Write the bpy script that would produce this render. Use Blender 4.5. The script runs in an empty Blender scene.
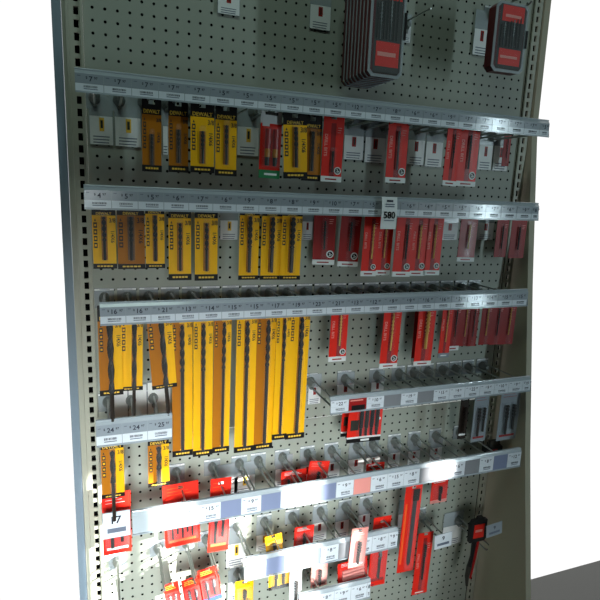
import bpy, math, random
from mathutils import Matrix, Vector
rnd = random.Random(4)
S = bpy.context.scene
COL = S.collection
IN = .0254
ZT = 1.87            # height of the top row of holes above the floor
# ------------------------------------------------------------------ camera
F = 529.222
RX, RY, RZ = -0.19767401, -0.04014295, -0.36321115
CAM = Vector((0.00219958, -1.30264134, ZT - 0.3700181))
R3 = Matrix.Rotation(RZ, 3, 'Z') @ Matrix.Rotation(RX, 3, 'X') @ Matrix.Rotation(RY, 3, 'Y')
def at(x, y, d):     # where the line of sight through a pixel meets the plane d metres in front of the board
    v = R3 @ Vector(((x - 300) / F, 1, -(y - 300) / F))
    return CAM + v * ((-d - CAM.y) / v.y)
cd = bpy.data.cameras.new('camera'); cam = bpy.data.objects.new('camera', cd); COL.objects.link(cam)
cd.sensor_width = 36; cd.lens = 36 * F / 600; cd.clip_start = .01
mw = R3 @ Matrix.Rotation(math.pi / 2, 3, 'X')
cam.matrix_world = Matrix.Translation(CAM) @ mw.to_4x4()
S.camera = cam
S.view_settings.view_transform = 'Standard'; S.view_settings.look = 'None'
S.view_settings.gamma = 1; S.view_settings.use_curve_mapping = False
S.view_settings.exposure = 0.0
# ------------------------------------------------------------------ materials
def lin(c): return tuple(((v / 255) / 12.92 if v / 255 <= .04045 else ((v / 255 + .055) / 1.055) ** 2.4) for v in c) + (1,)
def mat(name, rgb, rough=.5, metal=0, noise=0, coat=0, alpha=1, nscale=60, spec=.5):
    m = bpy.data.materials.new(name); m.use_nodes = True
    nt = m.node_tree; b = nt.nodes['Principled BSDF']
    c = lin(rgb)
    b.inputs['Base Color'].default_value = c
    b.inputs['Roughness'].default_value = rough; b.inputs['Metallic'].default_value = metal
    b.inputs['Coat Weight'].default_value = coat; b.inputs['Coat Roughness'].default_value = .12
    b.inputs['Specular IOR Level'].default_value = spec
    b.inputs['Alpha'].default_value = alpha
    if noise:
        tc = nt.nodes.new('ShaderNodeTexCoord'); n = nt.nodes.new('ShaderNodeTexNoise'); n.inputs['Scale'].default_value = nscale
        mx = nt.nodes.new('ShaderNodeMix'); mx.data_type = 'RGBA'
        nt.links.new(tc.outputs['Object'], n.inputs['Vector']); nt.links.new(n.outputs['Fac'], mx.inputs['Factor'])
        mx.inputs['A'].default_value = tuple(v * (1 - noise) for v in c[:3]) + (1,)
        mx.inputs['B'].default_value = tuple(min(1, v * (1 + noise)) for v in c[:3]) + (1,)
        nt.links.new(mx.outputs['Result'], b.inputs['Base Color'])
    return m
M = dict(
    yellow=mat('yellow_print', (244, 180, 14), .42, coat=.05, spec=.25, noise=.05),
    amber=mat('amber_print_and_shade', (176, 106, 12), .42, coat=.05, spec=.25, noise=.06),  # print of amber packs, also a shaded copy of yellow for halves and channels
    black=mat('black_print', (24, 22, 22), .4, coat=.05, spec=.25),
    dark=mat('dark_ink', (40, 36, 28), .6),
    yink=mat('yellow_ink', (236, 190, 60), .5),
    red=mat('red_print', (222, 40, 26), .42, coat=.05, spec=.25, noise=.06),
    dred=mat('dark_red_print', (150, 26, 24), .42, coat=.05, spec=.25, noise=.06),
    orange=mat('orange_print', (238, 92, 40), .42, coat=.05, spec=.25),
    white=mat('white_print', (226, 228, 226), .5),
    green=mat('green_print', (20, 120, 66), .5),
    blue=mat('blue_print', (30, 70, 180), .5),
    paper=mat('white_label_paper', (216, 222, 228), .55, coat=1),
    grey=mat('grey_label_paper', (140, 149, 156), .55, coat=1),
    bluegrey=mat('blank_blue_grey_insert', (120, 130, 158), .5, coat=.3),
    warmgrey=mat('blank_grey_insert', (128, 130, 134), .5, coat=.3),
    ink=mat('label_ink', (34, 40, 56), .7),
    fine=mat('fine_label_ink', (96, 104, 120), .7),
    steel=mat('bright_steel', (150, 156, 158), .3, 1, noise=.15),
    dsteel=mat('dark_drill_steel', (44, 36, 30), .42, .15, noise=.2, spec=.35),
    brown=mat('brown_shadow_print', (104, 66, 16), .5),
    gold=mat('gold_drill_steel', (226, 178, 84), .4, .3, noise=.15),
    wire=mat('galvanized_wire', (150, 154, 150), .35, .9, noise=.1),
    upright=mat('putty_painted_steel', (168, 168, 152), .5, noise=.05),
    bluepanel=mat('blue_grey_painted_panel', (120, 136, 148), .5, noise=.05),
    side=mat('beige_end_panel', (168, 162, 140), .6, noise=.04, nscale=8),
    deck=mat('grey_deck_steel', (130, 130, 126), .5, noise=.05),
    gap=mat('black_gap', (6, 6, 6), .95, spec=0),
    floor=mat('store_floor_tile', (92, 92, 88), .5, noise=.05, nscale=3),
    wall=mat('store_wall_paint', (46, 52, 52), .8, noise=.04, nscale=3),
    ceil=mat('store_ceiling_paint', (50, 56, 56), .9, noise=.04, nscale=3),
    frame=mat('window_frame_paint', (60, 62, 64), .6),
    case=mat('dark_red_case_plastic', (84, 26, 28), .4, coat=.05, spec=.25),
    skin=mat('pink_print', (232, 150, 140), .5, coat=.05, spec=.25),
)
def clearmat(name, rgb, f, rough=.15):
    m = bpy.data.materials.new(name); m.use_nodes = True; nt = m.node_tree
    b = nt.nodes['Principled BSDF']; b.inputs['Base Color'].default_value = lin(rgb); b.inputs['Roughness'].default_value = rough
    b.inputs['Specular IOR Level'].default_value = .8
    o = nt.nodes['Material Output']; t = nt.nodes.new('ShaderNodeBsdfTransparent'); x = nt.nodes.new('ShaderNodeMixShader')
    x.inputs[0].default_value = f
    nt.links.new(t.outputs[0], x.inputs[1]); nt.links.new(b.outputs[0], x.inputs[2]); nt.links.new(x.outputs[0], o.inputs['Surface'])
    return m
M['clear'] = clearmat('clear_blister_plastic', (200, 210, 214), .045, .12)
M['rail'] = clearmat('frosted_rail_plastic', (184, 194, 200), .7, .15)
M['mount'] = clearmat('smoky_mount_plastic', (120, 126, 122), .8, .35)
M['tagclear'] = clearmat('clear_tag_plastic', (190, 200, 204), .45, .2)
def pegmat():
    m = bpy.data.materials.new('perforated_board_paint'); m.use_nodes = True; nt = m.node_tree; L = nt.links.new
    b = nt.nodes['Principled BSDF']; b.inputs['Roughness'].default_value = .5
    g = nt.nodes.new('ShaderNodeTexCoord'); sx = nt.nodes.new('ShaderNodeSeparateXYZ'); L(g.outputs['Object'], sx.inputs[0])
    def math_(op, a, bb=None):
        n = nt.nodes.new('ShaderNodeMath'); n.operation = op
        for k, v in enumerate((a, bb)):
            if v is None: continue
            if isinstance(v, (int, float)): n.inputs[k].default_value = v
            else: L(v, n.inputs[k])
        return n.outputs[0]
    def cell(o): return math_('SUBTRACT', math_('FRACT', math_('ADD', math_('DIVIDE', o, IN), 100.5)), .5)
    ux, uz = cell(sx.outputs['X']), cell(sx.outputs['Z'])
    r = math_('SQRT', math_('ADD', math_('MULTIPLY', ux, ux), math_('MULTIPLY', uz, uz)))
    fac = math_('LESS_THAN', r, .125)
    n = nt.nodes.new('ShaderNodeTexNoise'); n.inputs['Scale'].default_value = 5; n.inputs['Detail'].default_value = 4; L(g.outputs['Object'], n.inputs['Vector'])
    c1 = nt.nodes.new('ShaderNodeMix'); c1.data_type = 'RGBA'; c1.inputs['A'].default_value = lin((150, 155, 143)); c1.inputs['B'].default_value = lin((161, 166, 154)); L(n.outputs['Fac'], c1.inputs['Factor'])
    c2 = nt.nodes.new('ShaderNodeMix'); c2.data_type = 'RGBA'; L(fac, c2.inputs['Factor']); L(c1.outputs['Result'], c2.inputs['A']); c2.inputs['B'].default_value = lin((16, 17, 17))
    L(c2.outputs['Result'], b.inputs['Base Color'])
    sp = math_('MULTIPLY', math_('SUBTRACT', 1.0, fac), .3); L(sp, b.inputs['Specular IOR Level'])
    return m
M['peg'] = pegmat()
# ------------------------------------------------------------------ mesh helpers
_txt = {}
def text_geo(s):
    if s not in _txt:
        c = bpy.data.curves.new('t', 'FONT'); c.body = s; c.size = 1; c.align_x = 'CENTER'; c.align_y = 'CENTER'; c.resolution_u = 3; c.offset = .02
        o = bpy.data.objects.new('t', c); COL.objects.link(o)
        dg = bpy.context.evaluated_depsgraph_get(); me = o.evaluated_get(dg).to_mesh()
        v = [tuple(p.co) for p in me.vertices]; f = [tuple(p.vertices) for p in me.polygons]
        COL.objects.unlink(o); bpy.data.objects.remove(o); bpy.data.curves.remove(c)
        h = max(p[1] for p in v) - min(p[1] for p in v); cy = (max(p[1] for p in v) + min(p[1] for p in v)) / 2
        w = max(p[0] for p in v) - min(p[0] for p in v); cx = (max(p[0] for p in v) + min(p[0] for p in v)) / 2
        _txt[s] = ([((p[0] - cx) / h, (p[1] - cy) / h) for p in v], f, w / h)
    return _txt[s]
class MB:
    def __init__(s): s.v = []; s.f = []; s.m = []; s.mats = []
    def mi(s, m):
        if m not in s.mats: s.mats.append(m)
        return s.mats.index(m)
    def add(s, v, f, m):
        o = len(s.v); s.v += [tuple(p) for p in v]; k = s.mi(m)
        for q in f: s.f.append(tuple(i + o for i in q)); s.m.append(k)
        return s
    def box(s, x0, x1, y0, y1, z0, z1, m):
        return s.add([(x, y, z) for x in (x0, x1) for y in (y0, y1) for z in (z0, z1)],
                     [(0, 1, 3, 2), (4, 6, 7, 5), (0, 4, 5, 1), (2, 3, 7, 6), (0, 2, 6, 4), (1, 5, 7, 3)], m)
    def prism(s, poly, y0, y1, m):      # poly in (x, z)
        n = len(poly); v = [(x, y0, z) for x, z in poly] + [(x, y1, z) for x, z in poly]
        f = [tuple(range(n)), tuple(range(2 * n - 1, n - 1, -1))] + [(i, i + n, (i + 1) % n + n, (i + 1) % n) for i in range(n)]
        return s.add(v, f, m)
    def extr(s, prof, x0, x1, m):       # prof in (y, z) swept along x
        n = len(prof); v = [(x0, y, z) for y, z in prof] + [(x1, y, z) for y, z in prof]
        f = [tuple(range(n)), tuple(range(2 * n - 1, n - 1, -1))] + [(i, i + n, (i + 1) % n + n, (i + 1) % n) for i in range(n)]
        return s.add(v, f, m)
    def tube(s, pts, r, m, n=8):
        pts = [Vector(p) for p in pts]; rings = []
        for i, p in enumerate(pts):
            d = (pts[min(i + 1, len(pts) - 1)] - pts[max(i - 1, 0)]).normalized()
            a = d.cross(Vector((1, 0, 0.01))); a = (a if a.length > .05 else d.cross(Vector((0, 0, 1)))).normalized(); b = d.cross(a)
            rr = r[i] if isinstance(r, (list, tuple)) else r
            rings.append([p + (a * math.cos(t) + b * math.sin(t)) * rr for t in [2 * math.pi * k / n for k in range(n)]])
        v = [q for g in rings for q in g]; f = []
        for i in range(len(rings) - 1):
            for k in range(n): f.append((i * n + k, i * n + (k + 1) % n, (i + 1) * n + (k + 1) % n, (i + 1) * n + k))
        f.append(tuple(range(n))); f.append(tuple((len(rings) - 1) * n + k for k in range(n - 1, -1, -1)))
        return s.add(v, f, m)
    def text(s, t, x, z, y, h, m, maxw=None, vert=False, sx=1):
        v, f, w = text_geo(t)
        kx = h * sx
        if maxw and w * kx > maxw: kx = maxw / w
        if vert: p = [(x + b * h, y, z - a * kx) for a, b in v]      # reads downwards
        else: p = [(x + a * kx, y, z + b * h) for a, b in v]
        return s.add(p, f, m)
    def disc(s, x, z, r, y0, y1, m, n=16):
        return s.prism([(x + r * math.cos(2 * math.pi * k / n), z + r * math.sin(2 * math.pi * k / n)) for k in range(n)], y0, y1, m)
    def build(s, name, parent=None, loc=None):
        me = bpy.data.meshes.new(name); me.from_pydata(s.v, [], s.f)
        for k in s.mats: me.materials.append(M[k])
        me.polygons.foreach_set('material_index', s.m); me.update()
        import bmesh
        b = bmesh.new(); b.from_mesh(me); bmesh.ops.recalc_face_normals(b, faces=b.faces); b.to_mesh(me); b.free()
        o = bpy.data.objects.new(name, me); COL.objects.link(o)
        if parent: o.parent = parent
        if loc is not None: o.location = loc
        return o
def drill(mb, x, y, z0, z1, r, m, flute=.6, turns=4, shank_up=True):
    """twist drill: shank towards one end, two-lobed helical flutes towards the tip (tip at z1 when shank is at z0)"""
    zs = z0 + (z1 - z0) * (1 - flute)
    mb.tube([(x, y, z0), (x, y, zs)], r * .68, m, 10)
    N = max(14, int(turns * 12)); n = 12; v = []; f = []
    for i in range(N + 1):
        t = i / N; z = zs + (z1 - zs) * t; a0 = t * turns * 2 * math.pi
        tip = 1 if t < .95 else max(.08, (1 - t) / .05)
        for k in range(n):
            a = 2 * math.pi * k / n; q = (.28 + .72 * abs(math.cos(a)) ** 1.2) * tip
            v.append((x + r * q * math.cos(a + a0), y + r * q * math.sin(a + a0), z))
    for i in range(N):
        for k in range(n): f.append((i * n + k, i * n + (k + 1) % n, (i + 1) * n + (k + 1) % n, (i + 1) * n + k))
    f.append(tuple(range(n))); f.append(tuple(N * n + k for k in range(n - 1, -1, -1)))
    mb.add(v, f, m)
def empty(name, loc, label, cat, group=None, roll=0, yaw=0):
    o = bpy.data.objects.new(name, None); COL.objects.link(o); o.location = loc; o.empty_display_size = .02
    o.rotation_euler = (0, math.radians(roll), math.radians(yaw))
    return tag(o, label, cat, group)
def tag(o, label, cat, group=None):
    o['label'] = label; o['category'] = cat
    if group: o['group'] = group
    return o
def struct(o): o['kind'] = 'structure'; return o
# ------------------------------------------------------------------ the room the display stands in
HW0, HW1, YB = -1.6, 3.2, -2.3
struct(MB().box(HW0 - .1, HW1 + .1, YB - .1, .12, -.1, 0, 'floor').build('floor'))
struct(MB().box(HW0 - .1, HW1 + .1, YB - .1, .12, 2.9, 3.0, 'ceil').build('ceiling'))
struct(MB().box(HW0 - .1, HW0, YB, .12, 0, 2.9, 'wall').build('wall_left'))
struct(MB().box(HW1, HW1 + .1, YB, .12, 0, 2.9, 'wall').build('wall_right'))
# sun: from the right through unseen windows behind the camera, shaped to give its patches
SA, SC = .92, .40        # sideways and downward travel per metre of depth
def wz(X, Z): return X * IN + SA * -YB, ZT + Z * IN + SC * -YB     # spot on board (inches) -> spot in window wall
holes = []
for (xa, xb, za, zb) in [(-2.2, 2.6, -66, -41.5), (3.3, 9.6, -66, -48.5), (10.5, 15.8, -66, -44.2), (17.3, 19.7, -58.5, -51.5), (22.6, 24.2, -52.8, -50), (26.8, 31.6, -47.8, -45)]:
    a = wz(xa, za); b = wz(xb, zb); holes.append((a[0], b[0], a[1], b[1]))
w = MB(); xs = [HW0]
for h in holes: xs += [h[0], h[1]]
xs.append(HW1)
for i in range(0, len(xs), 2): w.box(xs[i], xs[i + 1], YB - .04, YB, 0, 2.9, 'wall')
for h in holes:
    w.box(h[0], h[1], YB - .04, YB, 0, h[2], 'wall'); w.box(h[0], h[1], YB - .04, YB, h[3], 2.9, 'wall')
struct(w.build('wall_front'))
for k, h in enumerate(holes[:3]):
    fr = MB(); t = .012
    fr.box(h[0], h[1], YB - .03, YB + .004, h[3] - t, h[3], 'frame')
    struct(fr.build('window_%d' % (k + 1)))
# ------------------------------------------------------------------ the shelving bay
o = MB().box(-.75 * IN, 45.9 * IN, 0, .004, -39.1 * IN, 14 * IN, 'peg').build('perforated_board', loc=(0, 0, ZT)); tag(o, 'large upper putty perforated board behind the packs, above the seam', 'pegboard')
o = MB().box(-.75 * IN, 45.9 * IN, 0, .004, -ZT, -39.2 * IN, 'peg').build('perforated_board', loc=(0, 0, ZT)); tag(o, 'lower putty perforated board with a patch of sunlight at its left', 'pegboard')
def upright(x0, x1, xs, label, ridges):
    r = empty('slotted_upright', (0, 0, 0), label, 'shelf upright')
    b = MB()
    # face strips either side of the slot column, bridges between the slots
    sw, sh = .19 * IN, .32 * IN
    X0, X1, XS = x0 * IN, x1 * IN, xs * IN; z0, z1 = 0, ZT + 15 * IN
    b.box(X0, XS - sw, -.008, -.003, z0, z1, 'upright'); b.box(XS + sw, X1, -.008, -.003, z0, z1, 'upright')
    z = ZT - 69.5 * IN
    b.box(XS - sw, XS + sw, -.008, -.003, z0, z - IN / 2 if z - IN / 2 > z0 else z0 + .001, 'upright')
    while z < z1:
        b.box(XS - sw, XS + sw, -.008, -.003, z + sh, z + IN - sh, 'upright'); z += IN
    b.build('face', r)
    MB().box(XS - sw * 1.2, XS + sw * 1.2, .004, .008, z0, z1, 'gap').build('slot_backing', r)
    for q in ridges: MB().box((q - .09) * IN, (q + .09) * IN, -.014, -.008, z0, z1, 'upright').build('ridge', r)
    return r
upright(-2.35, -.75, -1.27, 'slotted steel upright at the left edge of the board', (-.86, -1.98))
upright(45.9, 46.95, 46.4, 'slotted steel upright at the right edge of the board', ())
r = MB().box(-3.1 * IN, -2.4 * IN, -.01, .03, 0, ZT + 15 * IN, 'bluepanel').build('end_panel'); tag(r, 'narrow blue grey panel left of the left upright', 'panel')
# right end panel: shallow at the top, deeper towards the base
prof = [(.02, .0), (.02, ZT + 15 * IN), (-.002, ZT + 15 * IN), (-.012, ZT - 6 * IN), (-.07, ZT - 24 * IN), (-.145, ZT - 44 * IN), (-.25, ZT - 68 * IN), (-.25, 0)]
r = MB().extr(prof, 47.3 * IN, 48.1 * IN, 'side').build('end_panel'); tag(r, 'plain beige end panel at the right of the board', 'panel')
r = MB().box(46.96 * IN, 47.29 * IN, .004, .02, 0, ZT + 15 * IN, 'gap').build('gap_strip'); tag(r, 'black gap strip between right upright and beige end panel', 'strip')
r = empty('base_deck', (0, 0, 0), 'grey steel base deck along the foot of the board', 'base shelf')
MB().box(-2.3 * IN, 47.2 * IN, -.34, -.016, ZT - 69.6 * IN, ZT - 69.1 * IN, 'deck').build('deck_plate', r)
MB().box(-2.3 * IN, 47.2 * IN, -.34, -.33, 0, ZT - 69.65 * IN, 'deck').build('kick_plate', r)
# ------------------------------------------------------------------ price rails
D = .165
def rail(px0, px1, z, h, prices, label, name='price_rail', inserts=(), skip=(), pitch=2.0, top='grey'):
    """z = top edge (in rows), h = height in inches"""
    X0, X1 = px0, px1
    r = empty(name, (X0 * IN, -D, ZT + z * IN), label, 'price rail')
    L = (X1 - X0) * IN; H = h * IN; b = MB(); t = .0022
    lip = .30 * IN
    b.extr([(.012, .001), (.004, 0), (-.001, -lip), (-.001, -H), (-.0045, -H - .001), (-.0045, -H + .0018), (-.0030, -H + .0018), (-.0030, -H + .0008), (-.001 + t, -H + .0008), (-.001 + t, -lip), (.004 + t, -.002), (.012, -.0015)], 0, L, 'rail')
    ch = b.build('channel', r)
    MB().tube([(0, .004, .0005), (L, .004, .0005)], .0022, 'rail', 8).build('top_bead', ch)
    x = 0; k = 0
    zt = -lip - .0005; zm = -lip - (H - lip) * .52; zb = -H + .0026
    while x < L - .01 and k < 60:
        wd = min(pitch * IN, L - x) - .0008
        if k not in skip:
            m = MB(); y = -.0018
            ins = dict(inserts).get(k)
            if ins:
                m.box(x + .0004, x + wd, y, y + .0006, zb, zt, ins)
                if ins == 'dred': m.box(x + .008, x + wd - .004, y - .0004, y, zb, zm, 'black').box(x + .004, x + wd - .01, y - .0004, y, zt - .006, zt - .003, 'skin')
                m.build('blank_insert', r)
            else:
                m.box(x + .0004, x + wd, y, y + .0006, zm + .0003, zt, top); m.box(x + .0004, x + wd, y, y + .0006, zb, zm - .0003, 'paper')
                if prices:
                    p = prices[k % len(prices)]
                    cx = x + wd * .56; cz = (zt + zm) / 2; hh = min((zt - zm) * .54, .0108)
                    m.text('$', cx - hh * (1.15 if len(p) > 1 else .8), cz + hh * .18, y - .0003, hh * .55, 'ink')
                    m.text(p, cx, cz, y - .0003, hh, 'ink'); m.text('97', cx + hh * (1.3 if len(p) > 1 else .95), cz + hh * .2, y - .0003, hh * .5, 'ink')
                    m.box(x + .004, x + .010, y - .0003, y, cz + hh * .4, cz + hh * .55, 'fine')
                c2 = (zb + zm) / 2; h2 = (zm - zb)
                xx = x + wd * .3
                while xx < x + wd * .8:
                    ww = rnd.choice((.0006, .001, .0016)); m.box(xx, xx + ww, y - .0003, y, c2 - h2 * .02, c2 + h2 * .24, 'ink'); xx += ww + .0009
                m.box(x + wd * .3, x + wd * .8, y - .0003, y, c2 - h2 * .24, c2 - h2 * .14, 'fine')
                m.build('price_label', r)
        x += pitch * IN; k += 1
    return r
rail(-1.35, 43.9, -6.15, 1.65, ['7', '7', '7', '7', '7', '5', '5', '5', '5', '5', '5', '12', '7', '8', '6', '6', '9'], 'uppermost long price rail with small grey price labels')
rail(-1.05, 43.9, -14.6, 1.75, ['4', '5', '5', '6', '7', '6', '9', '8', '8', '9', '10', '7', '5', '4', '6'], 'second long price rail from the top, carrying the hanging 580 tag')
rail(-.2, 43.9, -23.9, 1.78, ['16', '16', '21', '13', '14', '15', '15', '17', '19', '23', '21', '13', '12', '9', '9'], 'third long price rail, above the long yellow packs')
rail(20.75, 45.9, -34.15, 1.65, ['22', '9', '10', '9', '19', '12', '15', '9'], 'price rail at right of the long yellow packs, red insert near its left end', inserts={1: 'dred', 3: 'warmgrey', 5: 'warmgrey'}.items(), top='paper')
rail(-.85, 5.45, -34.1, 2.2, ['24', '24', '25'], 'short price rail at left with three labels, 24 24 25', pitch=2.1)
rail(1.9, 45.9, -43.1, 2.15, ['9', '12', '6', '15', '8'], 'long frosted price rail lit by the sun near the bottom', inserts={4: 'bluegrey', 6: 'bluegrey', 9: 'bluegrey', 11: 'skin', 15: 'warmgrey', 18: 'warmgrey', 20: 'bluegrey'}.items(), skip=(0, 1), top='paper')
rail(12.6, 29.8, -50.3, 2.25, ['6', '8', '9'], 'short frosted price rail below the long sunlit rail', inserts={1: 'bluegrey', 3: 'bluegrey', 5: 'warmgrey'}.items(), top='paper')
rail(18.4, 26.8, -56.0, 2.2, ['6', '8', '9'], 'lowest short price rail at the bottom edge of the picture', top='paper')
# ------------------------------------------------------------------ peg hooks
proto = None
def hook(X, z, label, group, length=6.35, low=True):
    """X, z in inches / rows: upper arm height; copies share their meshes"""
    global proto
    key = (length, low)
    if proto is None: proto = {}
    if key not in proto:
        r = empty('peg_hook', (0, 0, 0), '', 'peg hook')
        m = MB(); h = .5 * IN
        n = 14; rings = [(-.003, .50), (-.007, .50), (-.016, .40), (-.026, .24), (-.030, .20)]
        v = [(math.cos(2 * math.pi * k / n) * q * IN, y, math.sin(2 * math.pi * k / n) * q * IN * 1.15 - .42 * IN) for y, q in rings for k in range(n)]
        f = [(i * n + k, i * n + (k + 1) % n, (i + 1) * n + (k + 1) % n, (i + 1) * n + k) for i in range(len(rings) - 1) for k in range(n)] + [tuple(range(n)), tuple(4 * n + k for k in range(n))]
        m.add(v, f, 'mount'); m.box(-.16 * IN, .16 * IN, -.02, -.003, -1.15 * IN, .16 * IN, 'mount')
        m.build('mount', r)
        m = MB().box(-.86 * IN, .86 * IN, -.003, -.0012, -1.35 * IN, .5 * IN, 'tagclear'); m.box(-.84 * IN, .84 * IN, -.0036, -.003, .30 * IN, .46 * IN, 'white'); m.box(-.4 * IN, .5 * IN, -.0040, -.0036, .36 * IN, .40 * IN, 'fine'); m.build('card_holder', r)
        m = None
        l = length * IN
        MB().tube([(0, -.012, 0), (0, -l + .006, .0), (0, -l + .002, -.001)], .0022, 'wire', 8).build('label_arm', r)
        if low:
            MB().tube([(0, -.012, -.95 * IN), (0, -l + .016, -.95 * IN), (0, -l + .010, -.88 * IN), (0, -l + .007, -.7 * IN)], .0027, 'wire', 8).build('product_arm', r)
        proto[key] = (r, [0])
    r, used = proto[key]
    if used[0]:
        n = r.copy(); COL.objects.link(n)
        for c in list(r.children):
            cc = c.copy(); COL.objects.link(cc); cc.parent = n
        r = n
    used[0] = 1
    r.location = (X * IN, 0, ZT + z * IN); r['label'] = label; r['group'] = group
    return r
ORD = ['first', 'second', 'third', 'fourth', 'fifth', 'sixth', 'seventh', 'eighth', 'ninth', 'tenth', 'eleventh', 'twelfth', 'thirteenth', 'fourteenth', 'fifteenth', 'sixteenth', 'seventeenth', 'eighteenth', 'nineteenth', 'twentieth', 'twenty first', 'twenty second', 'twenty third', 'twenty fourth']
def hooks_row(Xs, z, where, group):
    for k, X in enumerate(sorted(Xs)): hook(X, z, 'wire peg hook, %s from left, %s' % (ORD[k], where), group)
def px_x(lst, d=0): return [at(x, y, d).x / IN for x, y in lst]
H1 = [-.05 + 2.0 * k for k in range(24)]
hooks_row([x for x in H1 if x < 43.5], -6.75, 'behind the uppermost rail', 'hooks behind the uppermost rail')
hooks_row([x for x in H1 if x < 43.5], -15.2, 'behind the second rail', 'hooks behind the second rail')
hooks_row([.2 + 1.98 * k for k in range(22)], -24.3, 'behind the third rail', 'hooks behind the third rail')
P4 = [(310, 376), (344, 373), (376, 370), (398, 369), (413, 367), (427, 366), (442, 364), (455, 362), (468, 361), (482, 360)]
hooks_row(px_x(P4), -34.3, 'behind the rail with the red insert', 'hooks behind the rail with the red insert')
hooks_row([.2, 2.3, 4.4], -34.5, 'behind the short rail with three labels', 'hooks behind the short rail at left')
P5 = [(176, 465), (212, 461), (239, 458), (258, 454), (282, 450), (307, 449), (331, 444), (356, 443), (372, 441), (394, 436), (414, 432), (435, 429), (459, 427)]
hooks_row(px_x(P5), -42.9, 'above the long sunlit rail', 'hooks above the long sunlit rail')
P6 = [(237, 522), (264, 516), (292, 512), (320, 506), (345, 501), (366, 497)]
hooks_row(px_x(P6), -50.5, 'above the short frosted rail', 'hooks above the short frosted rail')
hooks_row(px_x([(158, 541), (186, 535), (206, 530)]), -51.3, 'in the group of three at the lower left', 'three hooks at the lower left')
hook(.6, -51.9, 'single wire hook beside the left upright in the sunlight', 'single hooks')
hook(at(237, 567, 0).x / IN, -56.3, 'single wire hook below left end of short frosted rail', 'single hooks')
hook(at(300, 570, 0).x / IN, -56.4, 'hook behind the left end of the lowest rail', 'single hooks')
hook(at(345, 560, 0).x / IN, -56.4, 'hook behind the right end of the lowest rail', 'single hooks')
hook(at(457, 514, 0).x / IN, -55.4, 'wire hook at lower right holding the black tool', 'single hooks')
hook(at(419, 517, 0).x / IN, -53.6, 'wire hook behind the long red pack at lower right', 'single hooks')
hook(at(404, 14, 0).x / IN, 2.9, 'wire hook right of the stack of clear cases', 'single hooks', 5.0, False)
# ------------------------------------------------------------------ stock tags hanging flat on the board
def stock_tag(x0, x1, y0, y1, icon, label, d=.006, group='stock tags on the board', split=.42):
    a = at(x0, (y0 + y1) / 2, d); b = at(x1, (y0 + y1) / 2, d); zt = at((x0 + x1) / 2, y0, d).z; zb = at((x0 + x1) / 2, y1, d).z
    W = b.x - a.x; Hh = zt - zb; m = MB()
    r = empty('stock_tag', ((a.x + b.x) / 2, -d, zt), label, 'stock tag', group)
    MB().box(-W / 2, W / 2, -.0006, 0, -Hh, 0, 'tagclear').build('sleeve', r)
    s = -Hh * split
    m.box(-W / 2 + .001, W / 2 - .001, -.0012, -.0006, -Hh + .001, s, 'white')
    y = -.0016
    if icon == 'yellow': m.box(-W * .08, W * .12, y, -.0012, s - Hh * .30, s - Hh * .03, 'yink').box(-W * .03, W * .07, y - .0004, y, s - Hh * .24, s - Hh * .08, 'dark')
    if icon == 'red': m.box(-W * .1, W * .1, y, -.0012, s - Hh * .26, s - Hh * .03, 'dred').box(-W * .02, W * .04, y - .0004, y, s - Hh * .22, s - Hh * .06, 'dsteel')
    for q in (.34, .4, .46): m.box(-W * .35, W * (.2 + q * .3), y, -.0012, -Hh + Hh * (q - .30), -Hh + Hh * (q - .28), 'fine')
    m.build('card', r)
    return r
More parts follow.
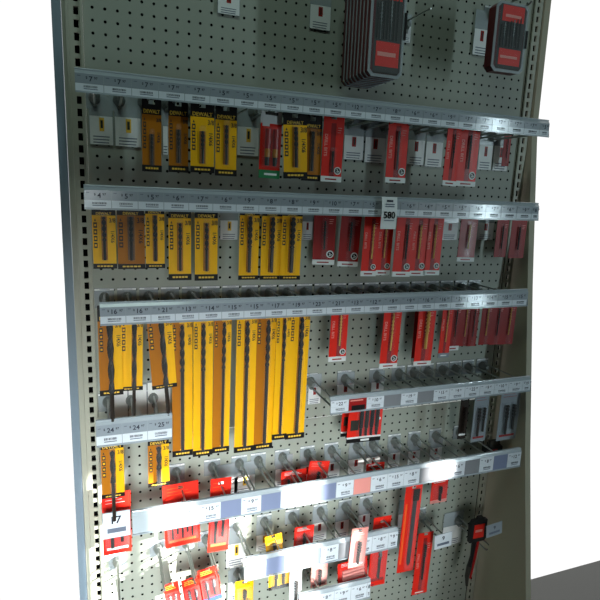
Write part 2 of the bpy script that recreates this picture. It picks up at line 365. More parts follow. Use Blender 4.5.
for (a, b, y0, y1, ic, l) in [
    (89, 113, 95, 145, 'yellow', 'clear stock tag with yellow icon, first under uppermost rail beside left upright'),
    (114.5, 141, 96, 147, 'yellow', 'clear stock tag with yellow icon, second under uppermost rail from left'),
    (237, 259, 106, 156, 'yellow', 'clear stock tag with yellow icon, left of the green footed red pack'),
    (162.5, 168, 105, 155, '', 'sliver of stock tag between the two amber packs of top row'),
    (344, 364, 118, 160, 'red', 'white stock tag with red icon, just right of top row red pack'),
    (365, 386, 119, 163, 'red', 'white stock tag with red icon, just left of silver bit red pack'),
    (408, 425, 122, 165, 'red', 'white stock tag with red icon, just right of silver bit red pack'),
    (426, 443, 124, 167, 'red', 'white stock tag with red icon, left of glossy red pair'),
    (479, 493, 127, 170, 'red', 'white stock tag with red icon, right of glossy red pair'),
    (494, 509, 128, 171, 'red', 'white stock tag at the right end of the top row'),
    (220, 238, 206, 240, 'yellow', 'stock tag in the second row gap left of the glossy yellow packs'),
    (302, 313, 208, 240, 'red', 'stock tag in second row between last yellow and first red pack'),
    (442, 458, 210, 240, 'red', 'stock tag in second row right of the three red packs'),
    (478, 494, 210, 240, 'red', 'stock tag in second row left of the dark red pack'),
    (110, 128, 385, 425, '', 'white stock card below the first yellow sleeve at left'),
    (128.5, 147, 383, 423, '', 'white stock card below the second yellow sleeve at left'),
    (147.5, 171, 380, 420, '', 'white stock card below the tilted yellow sleeve at left'),
    (308, 321, 374, 404, 'red', 'small stock tag right of the last long yellow pack'),
    (337, 354, 372, 401, 'red', 'stock tag with red icon above red insert of rail'),
    (371, 384, 371, 397, 'red', 'stock tag with grey picture above the rail labelled 10'),
    (217, 238, 464, 498, 'yellow', 'stock tag under a hook, above the sun blazed left part of long rail'),
    (234, 255, 462, 494, 'yellow', 'stock tag with brown picture below long yellow packs'),
    (275, 292, 455, 487, 'red', 'stock tag with red icon, second hook group above the sunlit rail'),
    (300, 315, 452, 484, 'red', 'stock tag with red icon above red bag on sunlit rail'),
    (324, 340, 450, 480, 'red', 'stock tag with red icon, left of small red pack above sunlit rail'),
    (348, 364, 447, 475, 'red', 'stock tag with red icon below the multi bit pack'),
    (366, 380, 446, 472, 'red', 'stock tag with red icon right below multi bit pack'),
    (388, 400, 442, 468, 'red', 'stock tag with red stripe, third hook from right above long rail'),
    (408, 420, 440, 466, 'red', 'stock tag with red stripe, second hook from right above long rail'),
    (430, 442, 437, 462, 'red', 'stock tag, rightmost above long rail before the grey packs'),
    (226, 246, 527, 566, 'yellow', 'stock tag with yellow icon left of the short frosted rail'),
    (256, 272, 523, 550, 'yellow', 'stock tag with yellow icon behind the yellow lower pack'),
    (312, 327, 510, 540, 'red', 'stock tag with red icon above middle of short frosted rail'),
    (335, 349, 508, 538, 'red', 'stock tag with red icon, second from right above short rail'),
    (358, 370, 503, 530, 'red', 'stock tag, rightmost above the short frosted rail'),
    (398, 407, 500, 533, '', 'stock tag half behind the long red pack'),
    (443, 462, 512, 544, '', 'stock tag hanging behind the hook of the black tool'),
    (228, 252, 568, 600, 'yellow', 'stock tag at bottom under the single hook'),
    (217.5, 240, -22, 15, 'red', 'white stock tag cut off by the top edge, left of centre'),
    (310, 331, -12, 30, 'red', 'white stock tag with red icon left of the case stack'),
    (403, 411, 14, 43, 'red', 'small white stock tag right of the case stack'),
    (474, 490, 10, 56, 'red', 'white stock tag with red icon left of the right red case')]:
    stock_tag(a, b, y0, y1, ic, l, split=.05 if (ic == '' and 375 < y0 < 390) else .42)
# ------------------------------------------------------------------ carded drill bits
def place(name, x0, x1, y0, y1, d, roll, yaw, label, cat, group):
    xc, yc = (x0 + x1) / 2, (y0 + y1) / 2
    a = at(x0, yc, d); b = at(x1, yc, d)
    zt = at(xc, y0, d).z; zb = at(xc, y1, d).z
    if roll:      # keep the middle in place when it leans
        pass
    r = empty(name, ((a.x + b.x) / 2, -d, zt), label, cat, group, roll, yaw)
    return r, b.x - a.x, zt - zb
def hang_header(mb, W, z0, z1, m, y0=-.0012, y1=0):
    """a card top with a hang hole"""
    h = .0065; zc = z1 - (z1 - z0) * .30; k = .004
    mb.box(-W / 2, -h, y0, y1, z0, z1, m); mb.box(h, W / 2, y0, y1, z0, z1, m)
    mb.box(-h, h, y0, y1, zc + k, z1, m); mb.box(-h, h, y0, y1, z0, zc - k, m)
def yellow_pack(x0, x1, y0, y1, label, d=.135, roll=0, yaw=0, body='yellow', head=.17, foot=.075, bit='dsteel', bx=.0, blen=.72, btop=.16, hid=.0, fl=.55, rad=.07, split=False, group='yellow carded drill bits', out=0, turns=2, plain=False):
    r, W, H = place('drill_bit_pack', x0, x1, y0, y1, d, roll, yaw, label, 'drill bit pack', group)
    hz = min(head * H, 1.35 * IN); fz = min(foot * H, .55 * IN)
    m = MB(); T = .0012
    # recessed channel behind the bit, its print darkened for the shade inside
    cw = W * (.13 if H < .18 else .115); bxx = W * bx
    m.box(-W / 2, bxx - cw, -T, 0, -H + fz, -hz, body if not split else 'amber')  # split: left half darker, shade on that side put into the print
    m.box(bxx + cw, W / 2, -T, 0, -H + fz, -hz, body)
    zt = -hz - (H - hz - fz) * btop; zb = max(-H + fz, zt - (H - hz - fz) * blen) if not out else -H + fz
    m.box(bxx - cw, bxx + cw, -T * .4, 0, zb, zt, 'amber' if body == 'yellow' else 'brown')
    if zt < -hz - .001: m.box(bxx - cw, bxx + cw, -T, 0, zt, -hz, body)
    if zb > -H + fz + .001: m.box(bxx - cw, bxx + cw, -T, 0, -H + fz, zb, body)
    y = -T - .0004
    cz = -hz - .09 * min(H, .13); ih = min(H, .13) * .085
    lx = -W * .37
    if not plain:
        m.prism([(lx - W * .04, cz), (lx + W * .04, cz), (lx, cz + ih * .5)], y, -T, 'dark')
        for k in range(4): m.box(lx - W * .075, lx + W * .075, y, -T, cz - ih * (1.25 * k + 1.25), cz - ih * (1.25 * k + .25), 'dark'); m.box(lx - W * .04, lx + W * .04, y - .0003, y, cz - ih * (1.25 * k + .95), cz - ih * (1.25 * k + .55), body)
        rx = W * .36
        m.text('3/8', rx, -hz - ih * .9, y, W * .2, 'dark', maxw=W * .26)
        m.text('1/4X6', rx, -hz - ih * 4.0, y, W * .17, 'dark', vert=True, maxw=ih * 4.2)
    m.build('card', r)
    m = MB(); hang_header(m, W, -hz, 0, 'black'); hd = m.build('header', r)
    MB().text('DEWALT', 0, -hz * .82, -T - .0005, min(.3 * IN, hz * .26), 'yink', maxw=W * .84).build('lettering', hd)
    m = MB(); m.box(-W / 2 - .0006, W / 2 + .0006, -T - .002, .0008, -H, -H + fz, 'black')
    for k in range(5): m.box(-W * .34 + k * W * .14, -W * .34 + k * W * .14 + W * .11, -T - .0024, -T - .002, -H + fz * .38, -H + fz * .66, 'yink')
    m.build('footer', r)
    m = MB(); zt = -hz - (H - hz - fz) * btop; zb = zt - (H - hz - fz) * blen if not out else -H - out
    rr = W * rad * 1.22; drill(m, bxx, -T - rr - .001, zb, zt, rr, bit, fl, turns); m.build('drill_bit', r)
    bl = MB(); by = -T - rr * 2 - .0035
    bl.prism([(bxx - cw, zt + .006), (bxx - cw * .6, zt + .01), (bxx + cw * .6, zt + .01), (bxx + cw, zt + .006), (bxx + cw, max(zb, -H + fz) - .002), (bxx - cw, max(zb, -H + fz) - .002)], by, -T - .0002, 'clear')
    bl.build('blister', r)
    return r
def red_pack(x0, x1, y0, y1, label, d=.135, roll=0, yaw=0, body='red', foot='white', bit='gold', group='red carded drill bits', badge=True, side='orange', bx=.0, fz=.09, rad=.06, head=None, name='drill_bit_pack', cat='drill bit pack', fl=.6, blen=.66, btop=.12, turns=3):
    r, W, H = place(name, x0, x1, y0, y1, d, roll, yaw, label, cat, group)
    m = MB(); T = .0012; f = min(H * fz, .5 * IN); cw = W * .12; b = W * bx; hz = min(.7 * IN, H * .2)
    m.box(-W / 2, b - cw, -T, 0, -H + f, -hz, body); m.box(b + cw, W / 2, -T, 0, -H + f, -hz, body); m.box(b - cw, b + cw, -T * .4, 0, -H + f, -hz, 'dred')
    hang_header(m, W, -hz, 0, body)
    y = -T - .0004
    m.text('DRILL BITS', -W * .34, -H * .45, y, W * .15, 'skin' if body == 'red' else 'dred', vert=True, maxw=H * .45)
    for k in range(3): m.box(W * .2, W * .2 + W * (.2 - .03 * k), y, -T, -H * (.18 + .035 * k) - .0012, -H * (.18 + .035 * k), 'skin')
    m.build('card', r)
    if foot:
        m = MB(); m.box(-W / 2 - .0004, W / 2 + .0004, -T - .001, .0006, -H, -H + f, foot)
        m.box(-W * .3, W * .25, -T - .0014, -T - .001, -H + f * .35, -H + f * .6, 'dred' if foot == 'white' else 'white'); m.build('footer', r)
    if badge:
        q = W * .17; m = MB(); cx, cz = W * .29, -H + f + q * 1.5
        m.disc(cx, cz, q, -T - .001, -T, 'white'); m.disc(cx, cz, q * .72, -T - .0014, -T - .001, 'black')
        m.text('2', cx - q * .12, cz, -T - .0018, q * .8, 'white'); m.box(cx + q * .15, cx + q * .45, -T - .0018, -T - .0014, cz - q * .3, cz, 'white'); m.build('badge', r)
    m = MB(); rr = W * rad; zt = -hz - (H - hz) * btop + .004; zb = zt - (H - hz - f) * blen
    drill(m, b, -T - rr - .001, zb, zt, rr, bit, fl, turns); m.build('drill_bit', r)
    MB().prism([(b - cw, zt + .008), (b + cw, zt + .008), (b + cw, -H + f + .002), (b - cw, -H + f + .002)], -T - rr * 2 - .003, -T - .0002, 'clear').build('blister', r)
    return r
Y = yellow_pack; Rp = red_pack
# top row
Y(142.5, 161.7, 97, 171.7, 'amber carded drill bit with black header, leftmost pack of top row', body='amber', head=.24, foot=.09, roll=.6, blen=.62, btop=.38, rad=.06)
Y(168.5, 188, 99, 172.3, 'amber carded drill bit, second pack of top row', body='amber', head=.24, foot=.09, blen=.68, btop=.26, rad=.06)
Y(190.5, 214, 101, 172.8, 'bright yellow carded drill bit, third pack of top row', d=.15, head=.22, foot=.09, blen=.66, btop=.28)
Y(215.3, 236.5, 104, 176, 'bright yellow carded drill bit with two dark lines, fourth pack of top row', head=.22, foot=.09, blen=.8, btop=.1)
Y(282, 305.5, 112, 178.5, 'tilted yellow carded drill bit right of the green footed pack', d=.15, head=.19, foot=.1, roll=-2.5, blen=.86, btop=.04)
Y(302.5, 321, 115, 181, 'darker yellow carded drill bit tucked behind the tilted yellow pack', d=.13, body='amber', head=.2, foot=.1, blen=.86, btop=.06)  # amber body puts the shade behind the tilted pack into its colour
# the red pack with a green foot
def green_foot():
    r, W, H = place('bit_set_pack', 260.5, 281.5, 108, 178.5, .14, 1.2, 0, 'red pack with white header and green foot in the top row', 'bit set pack', None)
    m = MB(); T = .0012
    m.box(-W / 2, W / 2, -T, 0, -H * .88, -H * .22, 'red'); m.box(-W * .42, -W * .08, -T - .0004, -T, -H * .26, -H * .12, 'white').build('card', r)
    m = MB(); hang_header(m, W, -H * .22, 0, 'white'); m.box(-W * .3, W * .3, -T - .0004, -T, -H * .1, -H * .06, 'dark'); m.build('header', r)
    m = MB(); m.box(-W / 2, W / 2, -T - .001, .0005, -H, -H * .88, 'green'); m.box(-W * .25, W * .35, -T - .0014, -T - .001, -H * .955, -H * .925, 'white'); m.build('footer', r)
    for sx, c in ((-.17, 'dred'), (.2, 'dred')):
        m = MB(); m.tube([(W * sx, -.008, -H * .3), (W * sx, -.008, -H * .58)], W * .13, c, 12); m.tube([(W * sx, -.008, -H * .58), (W * sx, -.008, -H * .7)], W * .13, 'amber', 12)
        m.tube([(W * sx, -.008, -H * .7), (W * sx, -.008, -H * .82)], W * .1, 'dsteel', 12); m.build('bit_holder', r)
    m = MB(); m.box(-W * .38, W * .42, -.0155, -T - .0002, -H * .84, -H * .27, 'clear'); m.build('blister', r)
green_foot()
Rp(322.5, 343, 115, 182, 'red carded bit with small silver tip and white foot, beside the amber packs', bit='dsteel', fz=.13, roll=.6, blen=.4, btop=.5, fl=.3)
Rp(387, 407, 118, 183, 'red carded bit with long silver shank and white foot, alone in the top row', bit='steel', fz=.1, blen=.75, fl=.3)
Rp(445, 460.5, 121, 186, 'glossy leaning red pack, left one of the top row pair at right', d=.15, bit='dsteel', roll=1.5, fz=.08, yaw=8, badge=False)
Rp(459, 478, 122, 186.5, 'red pack with round badge, right one of the top row pair', bit='dsteel', roll=.5, fz=.08)
Rp(503, 510, 128, 170, 'narrow dark red pack at the far right of the top row', d=.03, body='dred', bit='dsteel', badge=False, foot=None)
# second row
Y(92.5, 116, 205, 268.5, 'yellow carded drill bit, first pack of second row beside left upright', head=.16, foot=.08, blen=.9, btop=.02, rad=.08)
Y(117.5, 144.5, 205, 268.8, 'dark amber carded drill bit, second pack of second row', body='amber', head=.16, foot=.08, blen=.9, btop=.02, rad=.07)
Y(145.5, 164.5, 205, 268, 'pale glossy yellow drill bit pack, third of second row', d=.15, head=.14, foot=.07, blen=.92, btop=.02, rad=.1)
Y(168.5, 191, 206, 280, 'yellow carded drill bit, fourth pack of second row, hanging lower', d=.145, head=.16, foot=.085, blen=.86, btop=.08)
Y(194.8, 217.5, 206, 280.3, 'yellow carded drill bit, fifth pack of second row, hanging lower', d=.145, head=.16, foot=.085, blen=.86, btop=.08)
Y(239.5, 259, 208, 279.5, 'yellow pack with thick dark bit, left of the trio in second row', head=.1, foot=.06, blen=.93, btop=.01, rad=.1, roll=.5, turns=2.5)
Y(261.5, 281.5, 209, 279.5, 'yellow pack with thick dark bit, middle of the trio in second row', head=.1, foot=.06, blen=.93, btop=.01, rad=.1, roll=.6, turns=2.5)
Y(281.5, 301.5, 209, 279.5, 'yellow pack with thick dark bit, right of the trio in second row', d=.14, head=.1, foot=.06, blen=.93, btop=.01, rad=.11, roll=.8, turns=2.5)
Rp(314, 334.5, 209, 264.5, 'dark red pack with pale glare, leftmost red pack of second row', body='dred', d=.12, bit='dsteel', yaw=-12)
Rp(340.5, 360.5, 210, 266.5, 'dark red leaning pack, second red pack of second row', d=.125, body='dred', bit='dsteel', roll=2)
Rp(363.5, 378.5, 211, 276, 'bright red pack under the left side of the 580 tag', d=.15, roll=1.2, bit='gold', bx=.1)
Rp(377.5, 392.5, 211, 275, 'red pack under the right side of the 580 tag', d=.135, roll=1.2, bit='gold')
Rp(395.5, 413, 211, 276.5, 'orange red pack right of the 580 tag, first of three', d=.15, roll=1.4, bit='dsteel', bx=.12)
Rp(411, 427.5, 212, 275.5, 'red pack with gold bit, middle of three right of the 580 tag', roll=1.2)
Rp(426.5, 442, 212, 275, 'red pack with gold bit, last of three right of the 580 tag', roll=1.0)
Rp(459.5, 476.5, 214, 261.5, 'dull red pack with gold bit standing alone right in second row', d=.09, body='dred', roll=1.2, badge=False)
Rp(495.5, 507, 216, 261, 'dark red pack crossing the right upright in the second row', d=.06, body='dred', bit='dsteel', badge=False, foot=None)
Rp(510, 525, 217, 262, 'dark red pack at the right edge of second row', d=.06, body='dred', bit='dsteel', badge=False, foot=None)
# third row: sleeves with the bit showing below
Y(98.5, 122, 305, 395, 'yellow sleeve with large drill bit poking out below, leftmost of third row', d=.15, head=.2, foot=.06, split=True, rad=.12, out=.085, fl=.62, turns=1.6, btop=.01)
Y(122, 144, 305, 390, 'yellow sleeve with large drill bit poking out below, second of third row', d=.14, head=.2, foot=.045, rad=.1, out=.09, fl=.62, turns=1.6, btop=.01, roll=1.5, bx=.1)
Y(146, 171, 304, 388.5, 'leaning yellow sleeve with large drill bit, third of third row', d=.15, head=.2, foot=.045, split=True, rad=.1, out=.08, fl=.62, turns=1.6, btop=.01, roll=-3.6, bx=.05)
NL = [(172, 192.5, 455.5, 'amber'), (193.5, 213, 455, 'yellow'), (214, 231, 451.5, 'amber'), (236, 255.8, 451, 'yellow'), (256, 275, 448, 'amber'), (275.5, 289.5, 438.5, 'yellow'), (289, 308, 437.5, 'yellow')]  # amber entries: yellow sleeves with shade painted on their left half
WD = ['first at left', 'second', 'third', 'fourth', 'fifth', 'sixth', 'last at right']
for k, (a, b, yb, c) in enumerate(NL):
    yt = 306 - k * 1.0
    Y(a, b, yt, yb, 'very long %s drill bit sleeve, %s of the seven hanging together' % ('amber' if c == 'amber' else 'yellow', WD[k]), d=.14 + .008 * (k % 2), head=.12, foot=.042, plain=False, body='yellow', split=(c == 'amber'), rad=.1, blen=.97, btop=.02, fl=.36, turns=2.5, bx=(-.02, -.02, .05, .0, .05, .02, .05)[k], roll=(0, .2, .5, .3, .5, .6, .7)[k], bit='dsteel')
Rp(330.5, 347.5, 303, 361, 'red pack with gold bit alone in third row right of long sleeves', d=.15, fz=.1, roll=.8, bx=.05)
Rp(383, 400.5, 300, 367.5, 'red pack with gold bit and badge, third row centre right', d=.15, fz=.09, roll=1.6)
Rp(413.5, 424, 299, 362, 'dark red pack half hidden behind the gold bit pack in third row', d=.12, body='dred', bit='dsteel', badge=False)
Rp(417.5, 434.5, 298, 365, 'red pack with thick gold bit in third row', d=.15, fz=.09, rad=.11, roll=1.4, badge=False)
Rp(441.5, 452, 298, 357, 'narrow bright red pack with grey foot in third row', d=.14, roll=1.2, foot='grey', badge=False)
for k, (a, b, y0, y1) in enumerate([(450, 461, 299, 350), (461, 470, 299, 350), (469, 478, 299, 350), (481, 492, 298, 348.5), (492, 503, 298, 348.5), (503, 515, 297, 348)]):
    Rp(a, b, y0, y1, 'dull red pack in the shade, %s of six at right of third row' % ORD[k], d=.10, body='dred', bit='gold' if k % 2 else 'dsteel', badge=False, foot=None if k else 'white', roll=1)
# under the short left rail
Y(101, 124, 436, 497, 'yellow sleeve with large bit below the left short rail, nearer left upright', d=.145, head=.2, foot=.06, split=True, rad=.1, out=.055, fl=.45, turns=1, btop=.01)
Y(148, 169, 434, 485.5, 'yellow sleeve with large bit below right end of short left rail', d=.14, head=.2, foot=.07, split=True, rad=.11, blen=.98, fl=.6, turns=1, btop=.01)
# ------------------------------------------------------------------ lower assortment
def card_pack(x0, x1, y0, y1, label, d=.12, roll=0, yaw=0, body='red', bits=3, cat='bit pack', top=None, foot=None, bit='dsteel', horizontal=False, win=True, group='assorted packs at the bottom', name='bit_pack', accent='white'):
    r, W, H = place(name, x0, x1, y0, y1, d, roll, yaw, label, cat, group)
    m = MB(); T = .0014; hz = H * .22
    m.box(-W / 2, W / 2, -T, 0, -H, -hz, body); hang_header(m, W, -hz, 0, top or body)
    for k in range(3): m.box(-W * .38, W * (.1 + .1 * k), -T - .0004, -T, -H * (.06 + .05 * k) - .001, -H * (.06 + .05 * k), accent)
    m.box(-W * .38, W * .38, -T - .0004, -T, -H * .93, -H * .89, accent)
    m.build('card', r)
    if foot: MB().box(-W / 2, W / 2, -T - .001, .0004, -H, -H + H * .12, foot).build('footer', r)
    if horizontal:
        for k in range(bits):
            z = -H * .36 - k * H * .42 / max(1, bits); MB().tube([(-W * .36, -T - .004, z), (W * .36, -T - .004, z)], H * .05, bit).build('bit', r)
    else:
        for k in range(bits):
            x = (k - (bits - 1) / 2) * W * .7 / bits; q = MB(); rr = min(W * .2 / bits, .006); drill(q, x, -T - rr - .0005, -H * (.86 - .08 * (k % 2)), -H * .3, rr, bit, .5, 2); q.build('bit', r)
    if win: MB().box(-W * .43, W * .43, -.014, -T - .0002, -H * .88, -H * .27, 'clear').build('blister', r)
    return r
C = card_pack
C(102.5, 131, 492, 553, 'red pack with round badge behind a clear rail end, below the left sleeve', d=.10, bits=2, accent='white')
C(162.5, 198, 483, 545, 'wide red pack with black bits behind the left end of sunlit rail', d=.11, roll=-2, bits=5, accent='orange')
C(210.5, 231, 478, 550, 'tall red pack with black bits, just right of the wide red pack', d=.12, roll=2, bits=2, accent='orange')
C(281, 306, 470, 494, 'low red pack leaning behind the sunlit rail', d=.08, bits=3)
C(309, 329, 461, 492, 'red bag shaped pack above the centre of the sunlit rail', d=.09, roll=8, bits=1, accent='skin')
C(366, 384, 463, 474, 'tiny red tray shaped pack above the sunlit rail', d=.10, bits=1, horizontal=True, win=False)
C(294.5, 313.5, 526, 549, 'red square pack with round grey dial above the short rail', d=.10, roll=2, bits=1)
C(264.5, 281, 535, 556, 'yellow pack above the left part of the short rail', d=.10, roll=-6, body='yellow', bits=1, accent='dark')
C(269, 289, 560, 588, 'yellow and black pack under the short rail', d=.12, body='yellow', foot='black', bits=2, accent='dark')
C(289.5, 301, 568, 604, 'white pack with red picture under the short rail', d=.14, body='white', bits=1, accent='red')
C(311, 327, 560, 586, 'pale pink pack with grey tool under the short rail', d=.10, body='skin', bits=1, accent='dred')
C(337, 366, 560, 584, 'red and white striped pack above the lowest rail', d=.12, roll=-4, body='red', bits=3, horizontal=True, bit='skin')
C(351, 367, 528, 566, 'sunlit pink pack in front of the right part of short rail', d=.175, roll=3, body='skin', bits=1, accent='white')
C(235, 253, 580, 606, 'small yellow pack cut off by the bottom edge under the single hook', d=.12, body='yellow', bits=1, accent='dark')
C(371.5, 388.5, 517, 584, 'red pack with grey shank hanging through right end of short rail', d=.11, roll=1.5, body='red', bits=1, bit='steel', accent='dred')
C(431, 447, 478, 502, 'red pack with pink foot behind the long red blade pack', d=.11, body='red', bits=1, foot='skin')
for k, (a, b, c, y0, lab) in enumerate([(163, 178, 'blue', 583, 'left'), (181, 199, 'yellow', 578, 'middle'), (197, 217, 'blue', 568, 'right')]):
    C(a, b, y0, y0 + 34, 'red blue and yellow pack in the sun at bottom left, %s of three' % lab, d=.12, roll=-8, body='red', top='red', foot=c, bits=2, bit='steel', accent='yink')
# long red blade pack
def blade_pack():
    r, W, H = place('blade_pack', 402.5, 418.5, 486, 570, .14, 1.5, 0, 'long red pack with grey blade under the right part of long rail', 'blade pack', None)
    m = MB(); hang_header(m, W, -.02, 0, 'red'); m.box(-W / 2, W / 2, -.0012, 0, -H, -.02, 'red'); m.box(-W * .42, -W * .3, -.0016, -.0012, -H * .9, -H * .2, 'orange'); m.build('card', r)
    m = MB(); m.prism([(W * .0, -.03), (W * .22, -.03), (W * .22, -H * .88), (W * .1, -H * .93), (W * .0, -H * .88)], -.0045, -.002, 'steel'); m.build('blade', r)
    m = MB(); m.prism([(-W * .05, -.01), (W * .3, -.01), (W * .3, -.045), (-W * .05, -.045)], -.008, -.0046, 'dsteel'); m.build('shank', r)
    MB().box(-W * .12, W * .36, -.010, -.0013, -H * .96, -.006, 'clear').build('blister', r)
blade_pack()
Rp(416, 430.5, 533, 592, 'red pack with black shanked drill bit at lower right', d=.13, roll=1.6, bit='dsteel', foot='red', badge=False, rad=.09, fl=.35)
# multi bit pack below the red insert
def multi_pack(x0, x1, y0, y1, d, roll, label):
    r, W, H = place('nut_driver_set', x0, x1, y0, y1, d, roll, 0, label, 'bit set pack', 'black bit sets below the red insert')
    m = MB(); hang_header(m, W, -H * .2, 0, 'red'); m.box(-W / 2, W / 2, -.0014, 0, -H * .86, -H * .2, 'red')
    m.box(-W * .42, -W * .18, -.0018, -.0014, -H * .7, -H * .45, 'dark'); m.disc(W * .42, -H * .45, W * .04, -.0018, -.0014, 'white'); m.build('card', r)
    m = MB(); m.box(-W / 2, W / 2, -.003, .0008, -H, -H * .9, 'black'); m.box(-W / 2, W / 2, -.0026, .0006, -H * .9, -H * .86, 'white'); m.box(-W * .1, W * .15, -.0034, -.003, -H * .97, -H * .92, 'white'); m.build('footer', r)
    for k in range(4):
        x = -W * .16 + k * W * .155; m = MB(); m.tube([(x, -.011, -H * .16), (x, -.011, -H * .6), (x, -.011, -H * .62), (x, -.011, -H * .8)], [.0052, .0052, .0038, .0038], 'black' if k % 2 == 0 else 'dsteel', 10); m.build('driver', r)
    MB().box(-W * .24, W * .38, -.018, -.0016, -H * .84, -H * .12, 'clear').build('blister', r)
multi_pack(342.5, 369, 400, 435, .10, 2, 'dark red black bit set peeking out behind the other one')
multi_pack(348.5, 382, 401, 441, .145, 1.6, 'red card with four black nut drivers below the red insert')
# grey and white cards at right, below the rail
C(459.5, 467.5, 392, 438, 'thin dark grey bit sleeve, left of the three pale cards at right', d=.10, body='dsteel', bits=1, group='pale cards at the right', win=False)
C(473, 487, 392, 441, 'white card with dark red bit picture, left of right upright', d=.10, body='grey', bits=2, bit='dsteel', accent='dred', group='pale cards at the right')
C(499, 518, 388, 439, 'white card with red and black picture right of the right upright', d=.10, body='grey', bits=2, bit='dsteel', accent='dred', group='pale cards at the right')
# black box on the hook by the right upright
r, W, H = place('black_clip', 482, 498, 439, 454, .05, 0, 0, 'small black clip box in front of the right upright', 'clip', None)
MB().box(-W / 2, W / 2, -.02, 0, -H, -H * .35, 'black').box(-W * .2, W * .35, -.016, -.004, -H * .35, 0, 'dark').build('body', r); MB().box(-W * .2, W * .2, -.0206, -.02, -H * .8, -H * .5, 'dred').build('sticker', r)
# black tool with red label on the right hook
r, W, H = place('chuck_key_card', 465.5, 482, 518, 582, .13, 1.0, 0, 'black hanging tool with red label beside the right upright', 'tool', None)
m = MB(); h = H * .33; m.prism([(-W * .45, -h), (-W * .5, -h * .2), (-W * .35, -h * .02), (-W * .1, -h * .02), (-W * .05, h * .08), (W * .2, h * .08), (W * .25, -h * .02), (W * .45, -h * .05), (W * .5, -h * .9), (W * .4, -h)], -.012, 0, 'black'); bd = m.build('body', r)
MB().box(-W * .28, W * .32, -.0128, -.012, -h * .82, -h * .22, 'red').box(-W * .2, W * .2, -.0134, -.0128, -h * .55, -h * .45, 'skin').build('red_label', r)
MB().tube([(-W * .1, -.006, -h), (-W * .12, -.006, -H * .55), (-W * .2, -.006, -H * .7)], [.008, .006, .0075], 'black', 12).build('handle', r)
MB().tube([(-W * .2, -.006, -H * .7), (-W * .26, -.006, -H * .85), (-W * .2, -.006, -H)], [.0085, .007, .004], 'dark', 12).build('grip', r)
MB().tube([(W * .12, -.006, -h), (W * .05, -.006, -H * .6), (-W * .05, -.006, -H * .9)], [.005, .005, .003], 'dred', 10).build('strap', r)
# ------------------------------------------------------------------ little price tags
def end_tag(x0, x1, y0, y1, label, d=.17, price='9', roll=0, m0='paper'):
    r, W, H = place('price_tag', x0, x1, y0, y1, d, roll, 0, label, 'price tag', 'small price tags on hook ends')
    MB().box(-W / 2 - .001, W / 2 + .001, 0, .0015, -H - .001, .001, 'rail').build('holder', r)
    m = MB().box(-W / 2, W / 2, -.0008, 0, -H, 0, m0); m.text(price, 0, -H * .3, -.0011, H * .3, 'ink'); m.box(-W * .35, W * .35, -.0011, -.0008, -H * .8, -H * .62, 'fine'); m.build('card', r)
end_tag(434.5, 451, 534, 547.5, 'white price tag on hook right of the red bit pack', roll=-3)
end_tag(486.5, 501, 524, 535.5, 'pale price tag on the hook of the black tool', roll=-6, m0='grey')
end_tag(103, 130, 512, 537, 'clear price tag over the red badge pack at lower left', price='17', m0='paper', d=.14)
# 580 tag
r, W, H = place('shelf_tag', 380.5, 396.5, 197, 229, D + .010, 0, 4, 'white curled paper tag reading 580 on the second rail', 'tag', None)
m = MB(); N = 12
def curl(t): return -.0035 * math.sin(t * math.pi) + (.010 * (t - .8) if t > .8 else 0) * -1
v = []
for k in range(N + 1):
    t = k / N
    for sx in (-1, 1): v.append((sx * W / 2 * (1 if t < .9 else 1), curl(t), -H * t))
for k in range(N + 1):
    t = k / N
    for sx in (-1, 1): v.append((sx * W / 2, curl(t) + .0005, -H * t))
f = [(2 * k, 2 * k + 1, 2 * k + 3, 2 * k + 2) for k in range(N)] + [(2 * (k + N + 1), 2 * (k + N + 1) + 2, 2 * (k + N + 1) + 3, 2 * (k + N + 1) + 1) for k in range(N)]
m.add(v, f, 'white'); pp = m.build('paper', r)
m = MB().text('580', 0, -H * .56, -.0048, H * .22, 'gap', maxw=W * .78); m.text('SEE', 0, -H * .13, -.0036, H * .09, 'ink', maxw=W * .4) if False else None
m.box(-W * .2, W * .2, -.0034, -.003, -H * .15, -H * .09, 'ink').box(-W * .3, W * .3, -.0042, -.0038, -H * .24, -H * .21, 'fine').box(-W * .3, W * .3, -.0042, -.0038, -H * .31, -H * .28, 'fine').box(-W * .32, W * .32, -.0044, -.004, -H * .74, -H * .72, 'fine')
m.build('lettering', pp)
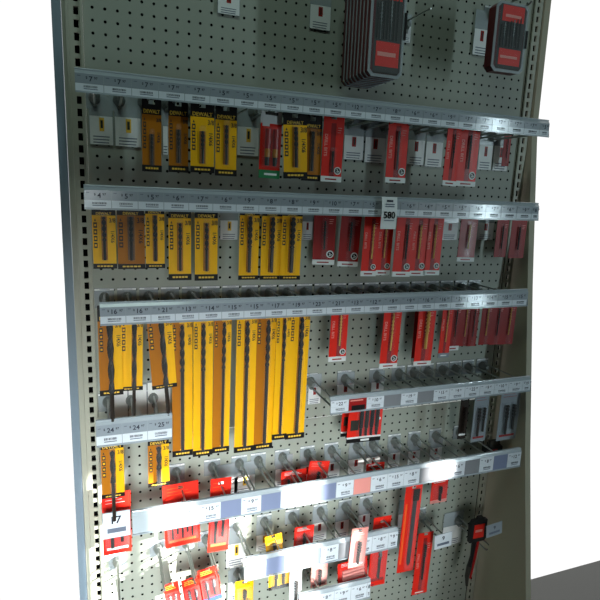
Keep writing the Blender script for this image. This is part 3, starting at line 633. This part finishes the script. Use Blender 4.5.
# ------------------------------------------------------------------ clear drill bit cases
def case(x0, x1, y0, y1, d, label, group, t=.017, detail=True):
    r, W, H = place('drill_bit_case', x0, x1, y0, y1, d, 0, 0, label, 'drill bit case', group)
    c = .010
    def oct_(w, h0, h1, c): return [(-w, h0 + c), (-w + c, h0), (w - c, h0), (w, h0 + c), (w, h1 - c), (w - c, h1), (-w + c, h1), (-w, h1 - c)]
    MB().prism(oct_(W / 2, -H, 0, c), -.006, t - .006 - .003, 'case').build('tray', r); tray = r.children[0]
    # clear lid with a raised rim
    o1 = oct_(W / 2 + .0015, -H - .0015, .0015, c); o2 = oct_(W / 2 - .004, -H + .005, -.004, c * .8); q = MB(); nn = 8
    q.add([(x, y, z) for o_ in (o1, o2) for y in (-.0095, -.0065) for x, z in o_], [(i, (i + 1) % nn, 16 + (i + 1) % nn, 16 + i) for i in range(nn)] + [(8 + i, 8 + (i + 1) % nn, 24 + (i + 1) % nn, 24 + i) for i in range(nn)] + [(i, (i + 1) % nn, 8 + (i + 1) % nn, 8 + i) for i in range(nn)] + [(16 + i, 16 + (i + 1) % nn, 24 + (i + 1) % nn, 24 + i) for i in range(nn)], 'tagclear').build('rim', r)
    MB().prism(oct_(W / 2 - .004, -H + .008, -.004, c * .7), -.015, -.0097, 'clear').build('lid', r)
    if detail:
        m = MB(); m.box(-W * .36, W * .44, -.0066, -.0062, -H * .97, -H * .01, 'dark'); m.box(-W * .3, W * .4, -.0075, -.0062, -H * .9, -H * .66, 'red').box(-W * .3, W * .4, -.0075, -.0062, -H * .26, -H * .03, 'red').box(-W * .25, W * .3, -.008, -.0075, -H * .80, -H * .76, 'skin').box(-W * .2, W * .3, -.008, -.0075, -H * .2, -H * .16, 'skin'); m.build('insert', r)
        for k in range(7):
            q = MB(); x = -W * .3 + W * .1 * k; drill(q, x, -.0085, -H * .64, -H * .3 + k * .003, .0022 - .0001 * k, 'steel' if k % 3 == 1 else 'dsteel', .6, 3); q.build('bit', r)
    MB().box(W / 2 - .001, W / 2 + .004, -.012, t - .01, -H * .62, -H * .36, 'black').build('latch', tray)
    return r
a = at(369, 40, .185); b = at(402.5, 40, .185); zt_ = at(386, -28, .185).z; zb_ = at(386, 78, .185).z
NC = 8; dd = .0178
c0 = case(369, 402.5, -28, 78, .185, 'front red and clear drill bit case of the hanging stack', 'stack of drill bit cases at top')
src = c0
for k in range(1, NC):
    n = src.copy(); COL.objects.link(n); n.location.y = -.185 + dd * k; n['label'] = 'red and clear drill bit case, %s counted back from the front of the stack' % ORD[k]
    for ch in src.children:
        if ch.name.startswith(('insert', 'bit')): continue
        cc = ch.copy(); COL.objects.link(cc); cc.parent = n
        for g in ch.children:
            gg = g.copy(); COL.objects.link(gg); gg.parent = cc
hook(((a.x + b.x) / 2) / IN, (zt_ - ZT) / IN - .3 + 1.3, 'hook carrying the stack of drill bit cases', 'single hooks')
case(492, 523, 4, 73, .15, 'red and clear drill bit case hanging alone at top right', None, t=.03)
hook(at(492, -5, 0).x / IN, (at(507, 2, .15).z - ZT) / IN + 1.2, 'hook carrying the top right drill bit case', 'single hooks')
# ------------------------------------------------------------------ light
wd = bpy.data.worlds.new('sky'); S.world = wd; wd.use_nodes = True
bg = wd.node_tree.nodes['Background']; bg.inputs[0].default_value = (1, 1, 1, 1); bg.inputs[1].default_value = 1.05
def sun(d, e, col, ang=.6):
    l = bpy.data.lights.new('sun', 'SUN'); l.energy = e; l.color = col; l.angle = math.radians(ang); o = bpy.data.objects.new('sun', l); COL.objects.link(o)
    o.rotation_euler = Vector(d).to_track_quat('-Z', 'Y').to_euler(); return o
sun((-SA, 1, -SC), 26.0, (1, .97, .93))
def area(name, loc, target, sx, sy, e, col):
    l = bpy.data.lights.new(name, 'AREA'); l.shape = 'RECTANGLE'; l.size = sx; l.size_y = sy; l.energy = e; l.color = col
    o = bpy.data.objects.new(name, l); COL.objects.link(o); o.location = loc; o.rotation_euler = (Vector(target) - Vector(loc)).to_track_quat('-Z', 'Y').to_euler(); return o
def spot(name, loc, target, e, col, ang, rad):
    l = bpy.data.lights.new(name, 'SPOT'); l.energy = e; l.color = col; l.spot_size = math.radians(ang); l.spot_blend = 1; l.shadow_soft_size = rad
    o = bpy.data.objects.new(name, l); COL.objects.link(o); o.location = loc; o.rotation_euler = (Vector(target) - Vector(loc)).to_track_quat('-Z', 'Y').to_euler(); return o
spot('added_glow_spot', (-.1, -2.1, 1.1), (.2, 0, .42), 430, (.93, 1, 1.02), 44.5, .45)  # unseen soft spot, added to brighten the lower part of the board
area('daylight_window', (2.62, -2.2, 1.45), (1.0, 0, 1.3), .09, 1.5, 17, (.72, .92, 1))
area('ceiling_fill_lamp', (.0, -1.2, 2.8), (.2, -.2, 1.4), .9, .2, 4.6, (.74, 1, .9))  # unseen lamp added to lift the dark top of the board
